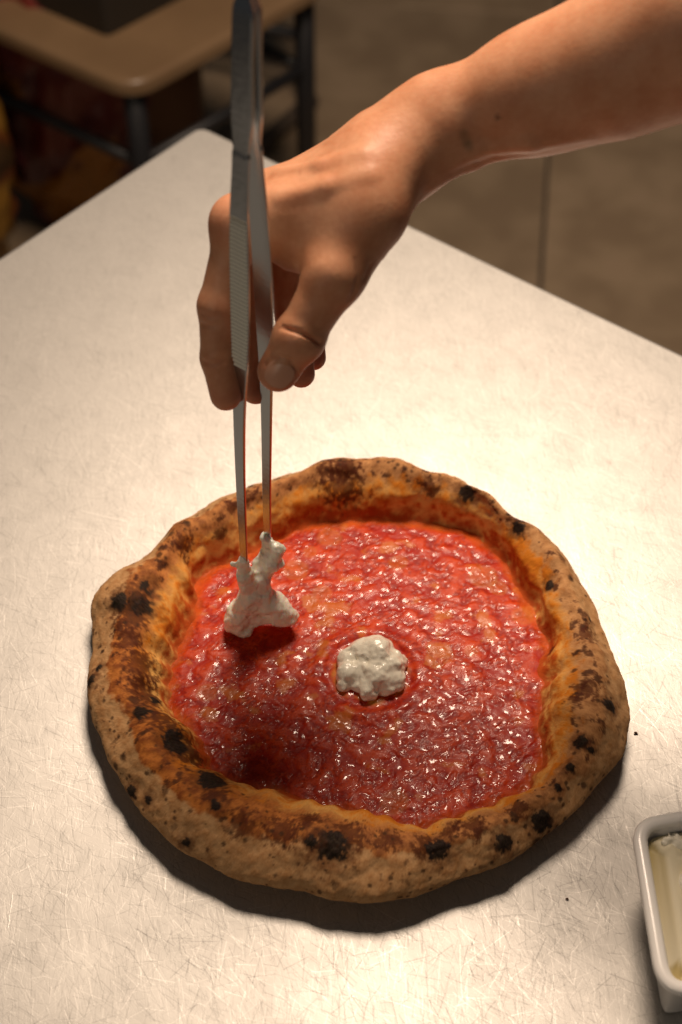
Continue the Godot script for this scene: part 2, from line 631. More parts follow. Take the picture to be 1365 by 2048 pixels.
func build_pizza() -> void:
	var pizza := thing("pizza", "round pizza with a thick charred crust and red tomato sauce on the steel table", "pizza")
	var na := 1500
	var ns := 130
	var verts := PackedVector3Array()
	var cols := PackedColorArray()
	var us := PackedFloat32Array()
	verts.resize(na * ns)
	cols.resize(na * ns)
	for i in na:
		var a := TAU * i / na
		var ca := cos(a)
		var sa := sin(a)
		var p := crust_profile(a)
		var prev := spline(p, 0.0)
		for j in ns:
			var u := 7.0 * j / (ns - 1)
			var q := spline(p, u)
			var q2 := spline(p, minf(u + 0.05, 7.0))
			var d := (q2 - q).normalized() if u < 6.95 else Vector2(-0.8, -0.6)
			var nrm := Vector3(-d.y * -ca, 0, 0)
			nrm = Vector3(ca * d.y, -d.x, sa * d.y)   # outward of the tube
			var v := Vector3(q.x * ca, q.y, q.x * sa)
			var body := smoothstep(0.0, 1.6, u)
			var big := noise_a.get_noise_3d(v.x * 20.0, v.y * 30.0, v.z * 20.0)
			var small := noise_a.get_noise_3d(v.x * 130.0 + 3.0, v.y * 130.0, v.z * 130.0)
			var fine := noise_b.get_noise_3d(v.x * 900.0, v.y * 900.0, v.z * 900.0)
			v += nrm * body * (0.0018 * smoothstep(3.8, 4.8, u) * (1.0 - 0.8 * smoothstep(5.0, 5.8, u)) * noise_b.get_noise_3d(v.x * 42.0, v.y * 42.0, v.z * 42.0) + 0.0030 * big + 0.0005 * small + 0.00010 * fine)
			v.y = maxf(v.y, 0.0008)
			verts[i * ns + j] = v
			# colour: floury outside, toasted crest, oily golden inner slope
			var wob := u + 0.45 * big + 0.22 * small
			var flour := Color(0.55, 0.320, 0.150).lerp(Color(0.38, 0.185, 0.072), clampf(0.45 + 0.8 * small + 0.35 * fine, 0, 1))
			var toast := Color(0.48, 0.150, 0.024).lerp(Color(0.20, 0.045, 0.010), clampf(0.45 + 1.3 * small + 0.3 * fine, 0, 1))
			var inner := Color(0.78, 0.44, 0.13).lerp(Color(0.64, 0.21, 0.022), clampf(0.45 + 1.2 * big + 0.9 * small + 0.25 * fine, 0, 1))
			var c := flour.lerp(toast, smoothstep(3.35, 3.55, wob) * (0.55 + 0.35 * cos(a - 2.6)))
			c = c.lerp(inner, smoothstep(4.35, 5.0, wob + 0.3 * small))
			c = c.lerp(Color(0.42, 0.055, 0.014), smoothstep(5.15, 6.0, u + 0.7 * small + 0.4 * big) * 0.85)
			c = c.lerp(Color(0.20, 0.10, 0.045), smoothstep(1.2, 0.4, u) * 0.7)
			if u < 4.6:
				var deep := noise_a.get_noise_3d(v.x * 75.0 + 20.0, v.y * 75.0, v.z * 75.0)
				c = c.lerp(Color(0.075, 0.022, 0.012), smoothstep(0.26, 0.42, deep + 0.12 * fine) * smoothstep(3.0, 3.7, wob) * 0.8)
				c = c.lerp(Color(0.05, 0.026, 0.016), smoothstep(0.42, 0.55, deep + 0.1 * fine) * 0.5)
			cols[i * ns + j] = c
	# toasted patches, burnt blisters, freckles
	var brown := [-0.1358, 0.0381, -0.0252, 0.0120, -0.1264, 0.0294, 0.0066, 0.0133, -0.1240, 0.0292, 0.0230, 0.0117, -0.1121, 0.0314, 0.0464, 0.0109, -0.0971, 0.0267, 0.0631, 0.0119, -0.0096, 0.0329, -0.1377, 0.0147, -0.0189, 0.0406, -0.1438, 0.0082, -0.0077, 0.0418, -0.1467, 0.0098, -0.1100, 0.0354, -0.0859, 0.0079, -0.1060, 0.0279, -0.0799, 0.0044, -0.0874, 0.0290, -0.0987, 0.0051, 0.1380, 0.0337, -0.0169, 0.0078, 0.1314, 0.0349, 0.0267, 0.0081, 0.1258, 0.0327, 0.0337, 0.0063, -0.0632, 0.0367, 0.1140, 0.0081, -0.0418, 0.0379, 0.1181, 0.0102, -0.0053, 0.0379, 0.1212, 0.0091, -0.0265, 0.0356, 0.1103, 0.0076, 0.0152, 0.0370, 0.1238, 0.0075, -0.0777, 0.0374, 0.0977, 0.0076, 0.0368, 0.0339, 0.1243, 0.0080, 0.0605, 0.0327, 0.1137, 0.0081, -0.1382, 0.0366, -0.0109, 0.0089, -0.0696, 0.0403, -0.1230, 0.0080, -0.0802, 0.0390, -0.1146, 0.0058, 0.0486, 0.0313, 0.1144, 0.0065, 0.0873, 0.0317, 0.1022, 0.0060, 0.0480, 0.0343, -0.1356, 0.0065, 0.1190, 0.0153, -0.0167, 0.0043]
	var char := [-0.1308, 0.0380, -0.0363, 0.0091, -0.1278, 0.0389, -0.0491, 0.0055, -0.1448, 0.0389, -0.0374, 0.0067, -0.1567, 0.0236, 0.0123, 0.0047, -0.1242, 0.0355, 0.0403, 0.0057, -0.0813, 0.0324, 0.0857, 0.0089, -0.1042, 0.0314, 0.0602, 0.0085, -0.1186, 0.0263, 0.0274, 0.0035, -0.0156, 0.0367, 0.1274, 0.0096, -0.0255, 0.0367, 0.1255, 0.0040, 0.0717, 0.0350, -0.1293, 0.0058, 0.1028, 0.0346, -0.0992, 0.0048, 0.1439, 0.0330, 0.0359, 0.0049, 0.1265, 0.0341, -0.0745, 0.0025, 0.1184, 0.0297, -0.0565, 0.0037, 0.1409, 0.0303, -0.0299, 0.0021, 0.1006, 0.0239, 0.1060, 0.0069, 0.0780, 0.0258, 0.1201, 0.0054, 0.0426, 0.0320, 0.1272, 0.0070, 0.1257, 0.0335, 0.0613, 0.0045, 0.1302, 0.0321, 0.0649, 0.0028, 0.1179, 0.0315, 0.0766, 0.0034, 0.1106, 0.0304, 0.0879, 0.0028, -0.1171, 0.0254, 0.0932, 0.0033, -0.0945, 0.0229, 0.1187, 0.0033, -0.1278, 0.0206, 0.0846, 0.0039, -0.1531, 0.0279, 0.0053, 0.0027, -0.0774, 0.0379, 0.1046, 0.0038]
	var spots := []
	for k in range(0, brown.size(), 4):
		spots.append([Vector3(brown[k], brown[k + 1], brown[k + 2]), brown[k + 3] * 1.05, 0])
	for k in range(0, char.size(), 4):
		spots.append([Vector3(char[k], char[k + 1], char[k + 2]), char[k + 3], 1])
	for k in 620:
		var a := rng.randf() * TAU
		var q := spline(crust_profile(a), rng.randf_range(1.2, 4.6))
		spots.append([Vector3(q.x * cos(a), q.y, q.x * sin(a)), rng.randf_range(0.0006, 0.0016) * (1.0 if rng.randf() < 0.92 else 1.9), 2])
	for s in spots:
		var c: Vector3 = s[0]
		var r: float = s[1]
		var reach := r * 2.6 + 0.004
		var mid := int(atan2(c.z, c.x) / TAU * na)
		var span := int(reach / 0.13 / TAU * na) + 2
		for di in range(-span, span + 1):
			var i := posmod(mid + di, na)
			for j in range(12, ns):
				var v := verts[i * ns + j]
				var d := v.distance_to(c)
				if d > reach:
					continue
				d /= r
				var jag := noise_a.get_noise_3d(v.x * 210.0, v.y * 210.0, v.z * 210.0)
				var fine := noise_b.get_noise_3d(v.x * 800.0, v.y * 800.0, v.z * 800.0)
				if s[2] == 0:
					var w := smoothstep(1.15, 0.55, d - 0.9 * jag - 0.25 * fine)
					cols[i * ns + j] = cols[i * ns + j].lerp(Color(0.085, 0.022, 0.010), w * 0.82)
				elif s[2] == 1:
					var w := smoothstep(1.05, 0.8, d - 0.45 * jag - 0.1 * fine)
					var halo := smoothstep(2.3, 0.9, d - 1.0 * jag - 0.15 * fine)
					var col := cols[i * ns + j].lerp(Color(0.10, 0.034, 0.014), halo * 0.6)
					cols[i * ns + j] = col.lerp(Color(0.011, 0.009, 0.008).lerp(Color(0.03, 0.022, 0.017), clampf(0.5 + fine, 0, 1)), w * 0.96)
					var lift := smoothstep(1.1, 0.2, d)
					verts[i * ns + j] = v + (Vector3(v.x, 0, v.z).normalized() * 0.3 + Vector3.UP).normalized() * lift * minf(r * 0.30, 0.0022) * (1.0 + 0.7 * jag)
				else:
					cols[i * ns + j] = cols[i * ns + j].lerp(Color(0.05, 0.024, 0.014), smoothstep(1.2, 0.6, d - 0.4 * jag) * 0.8)
	var idx := PackedInt32Array()
	idx.resize(na * (ns - 1) * 6)
	var w := 0
	for i in na:
		var i2 := (i + 1) % na
		for j in ns - 1:
			var a := i * ns + j
			var b := i2 * ns + j
			idx[w] = a
			idx[w + 1] = b
			idx[w + 2] = a + 1
			idx[w + 3] = b
			idx[w + 4] = b + 1
			idx[w + 5] = a + 1
			w += 6
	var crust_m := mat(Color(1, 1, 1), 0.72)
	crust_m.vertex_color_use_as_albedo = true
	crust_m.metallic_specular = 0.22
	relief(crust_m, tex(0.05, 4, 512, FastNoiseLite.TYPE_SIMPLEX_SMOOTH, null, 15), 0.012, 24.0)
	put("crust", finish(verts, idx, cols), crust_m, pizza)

	# tomato sauce
	var cell := 0.0007
	var half := 0.138
	var n := int(half * 2.0 / cell)
	var at := PackedInt32Array()
	at.resize(n * n)
	at.fill(-1)
	var sv := PackedVector3Array()
	var sc := PackedColorArray()
	var si := PackedInt32Array()
	var oil_spots := [[-0.0225, -0.0647, 0.0065], [-0.0396, -0.0844, 0.0080], [-0.0174, -0.1130, 0.0080], [0.0269, -0.0915, 0.0060], [0.0802, -0.0802, 0.0090], [0.1040, -0.0479, 0.0070], [-0.0300, -0.1000, 0.0045], [0.0900, -0.0700, 0.0055], [-0.0900, 0.0100, 0.0060], [0.018, -0.020, 0.004], [0.02, 0.085, 0.008], [0.07, -0.02, 0.004]]
	for y in n:
		for x in n:
			var p := Vector2(x * cell - half, y * cell - half)
			var r := p.length()
			if r > 0.142:
				continue
			var rim := edge_at(PIZZA_INNER, atan2(p.y, p.x))
			if r > rim + 0.006:
				continue
			at[y * n + x] = sv.size()
			var wx := noise_b.get_noise_2d(p.x * 60.0, p.y * 60.0) * 0.003
			var wy := noise_b.get_noise_2d(p.x * 60.0 + 40.0, p.y * 60.0) * 0.003
			var lumps := noise_a.get_noise_3d((p.x + wx) * 62.0, (p.y + wy) * 72.0, 0.5)
			var ridges := noise_a.get_noise_3d((p.x + wx) * 290.0, (p.y + wy) * 340.0, 3.5)
			var fine := noise_a.get_noise_3d(p.x * 560.0, p.y * 760.0, 7.5)
			var d0 := p.distance_to(Vector2(0.0075, -0.004))
			var swirl := exp(-pow((d0 - 0.031) / 0.0045, 2.0)) * 0.0008 - exp(-pow((d0 - 0.0245) / 0.004, 2.0)) * 0.0006
			var smear := smoothstep(0.04, 0.02, d0)
			var plateau := smoothstep(-0.16, 0.16, noise_a.get_noise_3d(p.x * 80.0 + 11.0, p.y * 105.0, 9.0))
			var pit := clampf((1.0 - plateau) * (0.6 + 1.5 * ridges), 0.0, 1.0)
			var h := 0.0103 + 0.0006 * lumps + (ridges * (0.00006 + 0.00022 * (1.0 - plateau)) + fine * (0.00006 + 0.00008 * (1.0 - plateau)) + 0.00018 * plateau) * (1.0 - 0.6 * smear) + swirl - smoothstep(rim - 0.006, rim + 0.004, r) * 0.001
			sv.append(Vector3(p.x, h, p.y))
			var c := Color(0.41, 0.019, 0.004).lerp(Color(0.62, 0.060, 0.009), clampf(0.45 + 1.2 * lumps + 0.5 * fine, 0, 1))
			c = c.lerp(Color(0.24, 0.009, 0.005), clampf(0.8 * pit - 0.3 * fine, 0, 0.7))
			var oil := noise_a.get_noise_3d(p.x * 36.0 + 50.0, p.y * 44.0, 2.0)
			c = c.lerp(Color(0.58, 0.17, 0.030), smoothstep(0.30, 0.5, oil + 0.15 * fine) * 0.65)
			c = c.lerp(Color(0.55, 0.13, 0.022), smoothstep(rim - 0.007, rim + 0.001, r + 0.004 * oil) * 0.55)
			c = c.lerp(Color(0.62, 0.22, 0.03), exp(-pow((d0 - 0.0215) / 0.0022, 2.0)) * clampf(0.2 + lumps * 2.0, 0, 1))
			for o in oil_spots:
				var od: float = p.distance_to(Vector2(o[0], o[1])) / o[2] + 0.35 * oil + 0.1 * fine
				if od < 1.3:
					c = c.lerp(Color(0.56, 0.17, 0.032), smoothstep(1.2, 0.5, od) * 0.32).lerp(Color(0.64, 0.26, 0.06), exp(-pow((od - 0.85) / 0.16, 2.0)) * 0.18)
			sc.append(c)
	for y in n - 1:
		for x in n - 1:
			var a := at[y * n + x]
			var b := at[y * n + x + 1]
			var c := at[(y + 1) * n + x]
			var d := at[(y + 1) * n + x + 1]
			if a < 0 or b < 0 or c < 0 or d < 0:
				continue
			si.append_array([a, b, c, b, d, c])
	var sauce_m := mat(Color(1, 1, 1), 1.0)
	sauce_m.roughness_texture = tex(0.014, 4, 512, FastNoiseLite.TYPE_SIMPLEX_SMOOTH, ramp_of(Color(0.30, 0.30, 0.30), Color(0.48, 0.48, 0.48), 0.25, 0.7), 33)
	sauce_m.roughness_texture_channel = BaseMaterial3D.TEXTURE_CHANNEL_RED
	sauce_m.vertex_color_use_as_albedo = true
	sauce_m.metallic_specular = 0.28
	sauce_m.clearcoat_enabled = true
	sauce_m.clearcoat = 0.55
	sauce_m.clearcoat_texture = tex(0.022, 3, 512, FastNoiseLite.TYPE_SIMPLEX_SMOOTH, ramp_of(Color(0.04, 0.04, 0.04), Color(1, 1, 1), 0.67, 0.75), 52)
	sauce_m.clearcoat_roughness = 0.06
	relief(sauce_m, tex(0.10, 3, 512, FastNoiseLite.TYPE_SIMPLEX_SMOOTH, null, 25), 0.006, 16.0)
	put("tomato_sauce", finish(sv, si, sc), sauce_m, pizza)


# ---------------------------------------------------------------- cheese
func cheese_material(glow := 0.0) -> StandardMaterial3D:
	var m := mat(Color(1.0, 0.95, 0.80), 0.28)
	m.clearcoat_enabled = true
	m.clearcoat = 0.25
	m.clearcoat_roughness = 0.12
	m.subsurf_scatter_enabled = glow > 0.0
	m.subsurf_scatter_strength = glow
	return m


func build_cheese() -> void:
	var m := cheese_material()
	var f := Field.new(Vector3(-0.020, 0.004, -0.036), Vector3(0.036, 0.034, 0.030), 0.0008)
	var balls := [  # x, height, z, radius
		[0.004, 0.0145, -0.003, 0.0100], [0.010, 0.015, 0.002, 0.0100], [0.010, 0.017, -0.012, 0.0130], [0.018, 0.016, -0.006, 0.0110], [0.002, 0.016, -0.014, 0.0095], [-0.006, 0.015, -0.010, 0.0075], [-0.006, 0.015, 0.000, 0.0072],
		[0.020, 0.014, 0.003, 0.0085], [0.010, 0.014, 0.006, 0.0085], [0.000, 0.012, 0.006, 0.0060], [-0.008, 0.012, 0.007, 0.0042], [0.006, 0.0125, 0.012, 0.0066], [0.016, 0.0125, 0.008, 0.0062], [0.012, 0.021, -0.009, 0.0090], [0.024, 0.013, -0.010, 0.0055]]
	for b in balls:
		var p := Vector3(b[0], b[1], b[2])
		f.capsule(p, b[3] * 0.90, p + Vector3(0.001, 0, 0), b[3] * 0.90, 0.0025)
	f.capsule(Vector3(0.004, 0.021, 0.0), 0.0030, Vector3(0.024, 0.021, -0.001), 0.0030, 0.002)
	f.roughen(noise_a, 55.0, 0.0026, 0.006)
	f.roughen(noise_b, 260.0, 0.00025, 0.005)
	var o := put("cheese_dollop", f.mesh(), m)
	tag(o, "round dollop of creamy white cheese in the middle of the red sauce", "cheese")

	var g := Field.new(Vector3(-0.096, 0.004, -0.080), Vector3(-0.020, 0.112, -0.006), 0.0009)
	var rods := [  # from, radius, to, radius
		[Vector3(-0.0546, 0.0746, -0.0555), 0.0034, Vector3(-0.0540, 0.0628, -0.0530), 0.0055, 0.0030],
		[Vector3(-0.0486, 0.0707, -0.0510), 0.0045, Vector3(-0.0503, 0.0619, -0.0490), 0.0058, 0.0030],
		[Vector3(-0.0540, 0.0605, -0.0510), 0.0062, Vector3(-0.0611, 0.0459, -0.0454), 0.0075, 0.0030],
		[Vector3(-0.0679, 0.0747, -0.0390), 0.0030, Vector3(-0.0672, 0.0621, -0.0380), 0.0042, 0.0030],
		[Vector3(-0.0739, 0.0711, -0.0390), 0.0012, Vector3(-0.0687, 0.0695, -0.0380), 0.0022, 0.0020],
		[Vector3(-0.0666, 0.0621, -0.0380), 0.0045, Vector3(-0.0652, 0.0416, -0.0392), 0.0062, 0.0030],
		[Vector3(-0.0615, 0.0484, -0.0434), 0.0080, Vector3(-0.0621, 0.0316, -0.0414), 0.0085, 0.0030],
		[Vector3(-0.0652, 0.0416, -0.0392), 0.0070, Vector3(-0.0723, 0.0212, -0.0380), 0.0080, 0.0030],
		[Vector3(-0.0727, 0.0232, -0.0375), 0.0075, Vector3(-0.0768, 0.0152, -0.0367), 0.0055, 0.0030],
		[Vector3(-0.0725, 0.0152, -0.0367), 0.0060, Vector3(-0.0688, 0.0130, -0.0337), 0.0045, 0.0030],
		[Vector3(-0.0569, 0.0383, -0.0400), 0.0075, Vector3(-0.0488, 0.0263, -0.0390), 0.0088, 0.0030],
		[Vector3(-0.0475, 0.0263, -0.0390), 0.0082, Vector3(-0.0421, 0.0220, -0.0385), 0.0060, 0.0030],
		[Vector3(-0.0647, 0.0199, -0.0390), 0.0055, Vector3(-0.0523, 0.0207, -0.0395), 0.0050, 0.0030],
	]
	for r in rods:
		g.capsule(r[0], r[1], r[2], r[3], r[4])
		g.capsule(Vector3(-0.0555, 0.0179, -0.0300), 0.0036, Vector3(-0.0559, 0.0262, -0.0340), 0.0022, -0.004)
	g.roughen(noise_a, 80.0, 0.0024, 0.006)
	g.roughen(noise_b, 260.0, 0.00025, 0.005)
	var held := put("cheese_strand", g.mesh(), cheese_material(0.25))
	tag(held, "ragged lump of stretchy white cheese hanging from the tips of the tweezers", "cheese")


# ---------------------------------------------------------------- tweezers
func build_tweezers() -> void:
	var tw := thing("tweezers", "long upright stainless steel kitchen tweezers held by the hand over the pizza", "tweezers", Vector3.ZERO)
	# height, middle x, gap between the arms, width, thickness
	var keys := [
		[0.0708, -0.0605, 0.0222, 0.0048, 0.0014],
		[0.0790, -0.0601, 0.0221, 0.0051, 0.0014],
		[0.0999, -0.0600, 0.0221, 0.0057, 0.0016],
		[0.1485, -0.0586, 0.0232, 0.0064, 0.0019],
		[0.1983, -0.0568, 0.0230, 0.0077, 0.0023],
		[0.2210, -0.0558, 0.0215, 0.0096, 0.0023],
		[0.2395, -0.0550, 0.0203, 0.0112, 0.0023],
		[0.2717, -0.0542, 0.0184, 0.0123, 0.0023],
		[0.3076, -0.0537, 0.0158, 0.0116, 0.0023],
		[0.3188, -0.0536, 0.0145, 0.0112, 0.0023],
		[0.3481, -0.0528, 0.0094, 0.0090, 0.0023],
		[0.3584, -0.0524, 0.0078, 0.0089, 0.0026],
		[0.3634, -0.0521, 0.0071, 0.0099, 0.0034],
		[0.3679, -0.0519, 0.0063, 0.0119, 0.0038],
		[0.3749, -0.0516, 0.0063, 0.0121, 0.0038],
		[0.4054, -0.0503, 0.0051, 0.0114, 0.0038],
		[0.4215, -0.0494, 0.0040, 0.0117, 0.0038],
		[0.4270, -0.0492, 0.0033, 0.0112, 0.0038],
		[0.4308, -0.0491, 0.0029, 0.0077, 0.0032],
		[0.4318, -0.0492, 0.0026, 0.0029, 0.0020]]
	var steel := mat(Color(0.62, 0.65, 0.67), 0.24, 1.0)
	relief(steel, tex(0.02, 3, 256, FastNoiseLite.TYPE_SIMPLEX_SMOOTH, null, 61), 0.006, 40.0)
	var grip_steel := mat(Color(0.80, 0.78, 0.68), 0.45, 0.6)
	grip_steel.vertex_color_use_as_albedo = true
	var s := Vector3(0.6, 0, -0.8)
	var across := Vector3(0.8, 0, 0.6)
	for side in [-1.0, 1.0]:
		var verts := PackedVector3Array()
		var idx := PackedInt32Array()
		var h := 0.0708
		var count := 0
		var k := 0
		while h < 0.4318:
			var val := [0.0, 0.0, 0.0, 0.0]
			var spread := 0.006 if h < 0.3536 else 0.0018
			for m in range(-3, 4):
				var hh := clampf(h + spread * m, 0.0708, 0.4318)
				k = 0
				while k < keys.size() - 2 and keys[k + 1][0] < hh:
					k += 1
				var t: float = clampf((hh - keys[k][0]) / (keys[k + 1][0] - keys[k][0]), 0, 1)
				for c in 4:
					val[c] += lerpf(keys[k][c + 1], keys[k + 1][c + 1], t) / 7.0
			var mid: Vector3 = Vector3(val[0], h, -0.0473) + s * side * float(val[1]) / 2.0
			var hw: float = val[2] / 2.0
			var ht: float = val[3] / 2.0
			var grip := smoothstep(0.2282, 0.2282 + 0.002, h) * smoothstep(0.3191, 0.3191 - 0.002, h)
			var cut := grip * (0.0008 if count % 2 == 0 else 0.0)
			var out: Vector3 = s * side
			var bev := minf(0.0007, ht * 0.45)
			var outer := ht - cut
			# eight corners, outer face first
			var ring := [[-hw + bev, outer], [hw - bev, outer], [hw, ht - bev - cut], [hw, -ht + bev], [hw - bev, -ht], [-hw + bev, -ht], [-hw, -ht + bev], [-hw, ht - bev - cut]]
			for r in ring:
				verts.append(mid + across * r[0] + out * r[1])
			count += 1
			h += 0.00122 if grip > 0.0 or (h > 0.2282 - 0.002 and h < 0.3191 + 0.002) else 0.0016 if h < 0.3536 else 0.0007
		for i in count - 1:
			for q in 8:
				var n := (q + 1) % 8
				var a := i * 8 + q
				var b := i * 8 + n
				var c := a + 8
				var d := b + 8
				if side > 0:
					idx.append_array([a, b, c, b, d, c])
				else:
					idx.append_array([a, c, b, b, c, d])
		for e in [0, (count - 1) * 8]:
			for q in range(1, 7):
				if (e == 0) == (side > 0):
					idx.append_array([e, e + q + 1, e + q])
				else:
					idx.append_array([e, e + q, e + q + 1])
		var plain := PackedInt32Array()
		var ribbed := PackedInt32Array()
		for i in range(0, idx.size(), 3):
			var face := maxi(maxi(idx[i] % 8, idx[i + 1] % 8), idx[i + 2] % 8)
			var mid_h := verts[idx[i]].y
			if face <= 1 and mid_h > 0.2282 and mid_h < 0.3191:
				ribbed.append_array([idx[i], idx[i + 1], idx[i + 2]])
			else:
				plain.append_array([idx[i], idx[i + 1], idx[i + 2]])
		put("arm", flat_shaded(verts, plain, 8, false), steel, tw)
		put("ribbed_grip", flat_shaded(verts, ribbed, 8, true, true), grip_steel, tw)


# sweeps keep crisp long edges: each long face gets vertices of its own
func flat_shaded(verts: PackedVector3Array, idx: PackedInt32Array, ring: int, crisp: bool, rib_shade := false) -> ArrayMesh:
	var st := SurfaceTool.new()
	st.begin(Mesh.PRIMITIVE_TRIANGLES)
	for i in range(0, idx.size(), 3):
		var g := mini(mini(idx[i] % ring, idx[i + 1] % ring), idx[i + 2] % ring)
		var hi := maxi(maxi(idx[i] % ring, idx[i + 1] % ring), idx[i + 2] % ring)
		if hi - g > 1:
			g = ring - 1
		st.set_smooth_group(g + 8 * (mini(mini(idx[i], idx[i + 1]), idx[i + 2]) / ring if crisp else 0))
		var low := mini(mini(idx[i], idx[i + 1]), idx[i + 2]) / ring
		if rib_shade:
			st.set_color(Color(0.26, 0.25, 0.21) if low % 2 == 0 else Color(1, 1, 1))  # alternate rib faces darkened: groove shade put into the colour
		for k in 3:
			st.add_vertex(verts[idx[i + k]])
	st.generate_normals()
	return st.commit()


# ---------------------------------------------------------------- hand and forearm
func build_person() -> void:
	var person := thing("person", "bare right forearm and hand of a person pinching the steel tweezers", "person")
	var bones := [
		[Vector3(0.2514, 0.4400, -0.0872), 0.0419, Vector3(0.2051, 0.4106, -0.0993), 0.0416, 0.020],  # forearm
		[Vector3(0.2051, 0.4106, -0.0993), 0.0416, Vector3(0.1567, 0.3805, -0.1078), 0.0381, 0.020],  # forearm
		[Vector3(0.1567, 0.3805, -0.1078), 0.0363, Vector3(0.1206, 0.3577, -0.1124), 0.0315, 0.020],  # forearm
		[Vector3(0.1206, 0.3577, -0.1124), 0.0315, Vector3(0.0872, 0.3399, -0.1180), 0.0273, 0.020],  # forearm
		[Vector3(0.0872, 0.3399, -0.1180), 0.0273, Vector3(0.0405, 0.3177, -0.1231), 0.0223, 0.020],  # forearm
		[Vector3(0.0405, 0.3177, -0.1231), 0.0223, Vector3(0.0192, 0.3051, -0.1167), 0.0194, 0.016],  # forearm
		[Vector3(0.0443, 0.3190, -0.1097), 0.0115, Vector3(0.0155, 0.3064, -0.1031), 0.0116, 0.014],  # forearm
		[Vector3(0.0192, 0.3051, -0.1167), 0.0194, Vector3(0.0033, 0.3034, -0.1074), 0.0172, 0.022],  # wrist
		[Vector3(0.0155, 0.3064, -0.1031), 0.0116, Vector3(0.0023, 0.3003, -0.0815), 0.0104, 0.022],  # wrist
		[Vector3(0.0155, 0.3064, -0.1031), 0.0111, Vector3(0.0048, 0.3066, -0.0885), 0.0124, 0.020],  # wrist
		[Vector3(0.0023, 0.3003, -0.0815), 0.0114, Vector3(-0.0614, 0.2869, -0.0815), 0.0108, 0.016],  # metacarpal
		[Vector3(0.0048, 0.3066, -0.0885), 0.0139, Vector3(-0.0614, 0.2869, -0.0815), 0.0108, 0.016],  # metacarpal
		[Vector3(0.0033, 0.3034, -0.1074), 0.0147, Vector3(-0.0539, 0.2851, -0.1064), 0.0116, 0.014],  # metacarpal
		[Vector3(0.0061, 0.2998, -0.1257), 0.0150, Vector3(-0.0446, 0.2719, -0.1276), 0.0117, 0.014],  # metacarpal
		[Vector3(0.0090, 0.2954, -0.1388), 0.0147, Vector3(-0.0310, 0.2551, -0.1328), 0.0114, 0.014],  # metacarpal
		[Vector3(0.0008, 0.2919, -0.0781), 0.0125, Vector3(-0.0335, 0.2741, -0.0793), 0.0114, 0.020],  # muscle
		[Vector3(0.0037, 0.2959, -0.0736), 0.0129, Vector3(-0.0126, 0.2761, -0.0546), 0.0144, 0.018],  # thumb
		[Vector3(-0.0056, 0.2816, -0.0666), 0.0120, Vector3(-0.0284, 0.2732, -0.0752), 0.0076, 0.010],  # web
		[Vector3(-0.0126, 0.2761, -0.0546), 0.0139, Vector3(-0.0315, 0.2469, -0.0400), 0.0116, 0.008],  # thumb
		[Vector3(-0.0315, 0.2469, -0.0400), 0.0116, Vector3(-0.0420, 0.2303, -0.0336), 0.0107, 0.005],  # thumb
		[Vector3(-0.0614, 0.2869, -0.0815), 0.0108, Vector3(-0.0725, 0.2524, -0.0582), 0.0102, 0.008],  # index
		[Vector3(-0.0725, 0.2524, -0.0582), 0.0102, Vector3(-0.0731, 0.2280, -0.0460), 0.0093, 0.004],  # index
		[Vector3(-0.0731, 0.2280, -0.0460), 0.0093, Vector3(-0.0700, 0.2104, -0.0369), 0.0083, 0.003],  # index
		[Vector3(-0.0539, 0.2851, -0.1064), 0.0108, Vector3(-0.0594, 0.2389, -0.0955), 0.0104, 0.006],  # middle
		[Vector3(-0.0594, 0.2389, -0.0955), 0.0104, Vector3(-0.0575, 0.2071, -0.0795), 0.0095, 0.003],  # middle
		[Vector3(-0.0575, 0.2071, -0.0795), 0.0095, Vector3(-0.0564, 0.1884, -0.0647), 0.0084, 0.003],  # middle
		[Vector3(-0.0446, 0.2719, -0.1276), 0.0106, Vector3(-0.0432, 0.2366, -0.1153), 0.0098, 0.005],  # ring
		[Vector3(-0.0432, 0.2366, -0.1153), 0.0098, Vector3(-0.0366, 0.2115, -0.0949), 0.0087, 0.003],  # ring
		[Vector3(-0.0366, 0.2115, -0.0949), 0.0087, Vector3(-0.0317, 0.1918, -0.0730), 0.0076, 0.003],  # ring
		[Vector3(-0.0310, 0.2551, -0.1328), 0.0097, Vector3(-0.0329, 0.2206, -0.1244), 0.0086, 0.005],  # little
		[Vector3(-0.0329, 0.2206, -0.1244), 0.0086, Vector3(-0.0279, 0.2030, -0.1049), 0.0078, 0.003],  # little
		[Vector3(-0.0279, 0.2030, -0.1049), 0.0078, Vector3(-0.0251, 0.1909, -0.0870), 0.0069, 0.003],  # little
	]
	var f := Field.new(Vector3(-0.098, 0.150, -0.225), Vector3(0.300, 0.445, 0.010), 0.0014)
	for b in bones:
		f.capsule(b[0], b[1], b[2], b[3], b[4])
	f.soften(Vector3(0.0123, 0.3202, -0.0743), 0.030, 14)
	f.soften(Vector3(0.0185, 0.3103, -0.0687), 0.024, 10)
	f.soften(Vector3(-0.0010, 0.3081, -0.0597), 0.026, 5)
	f.soften(Vector3(-0.0204, 0.2961, -0.0597), 0.022, 4)
	f.soften(Vector3(-0.0082, 0.3226, -0.0840), 0.026, 4)
	f.capsule(Vector3(0.0014, 0.3224, -0.0875), 0.0032, Vector3(-0.0192, 0.3138, -0.0901), 0.0032, 0.0050)
	f.capsule(Vector3(-0.0192, 0.3138, -0.0901), 0.0032, Vector3(-0.0397, 0.3007, -0.1008), 0.0032, 0.0050)
	f.capsule(Vector3(0.0039, 0.3183, -0.0767), 0.0032, Vector3(-0.0168, 0.3121, -0.0761), 0.0032, 0.0050)
	f.capsule(Vector3(-0.0168, 0.3121, -0.0761), 0.0032, Vector3(-0.0394, 0.3043, -0.0778), 0.0032, 0.0050)
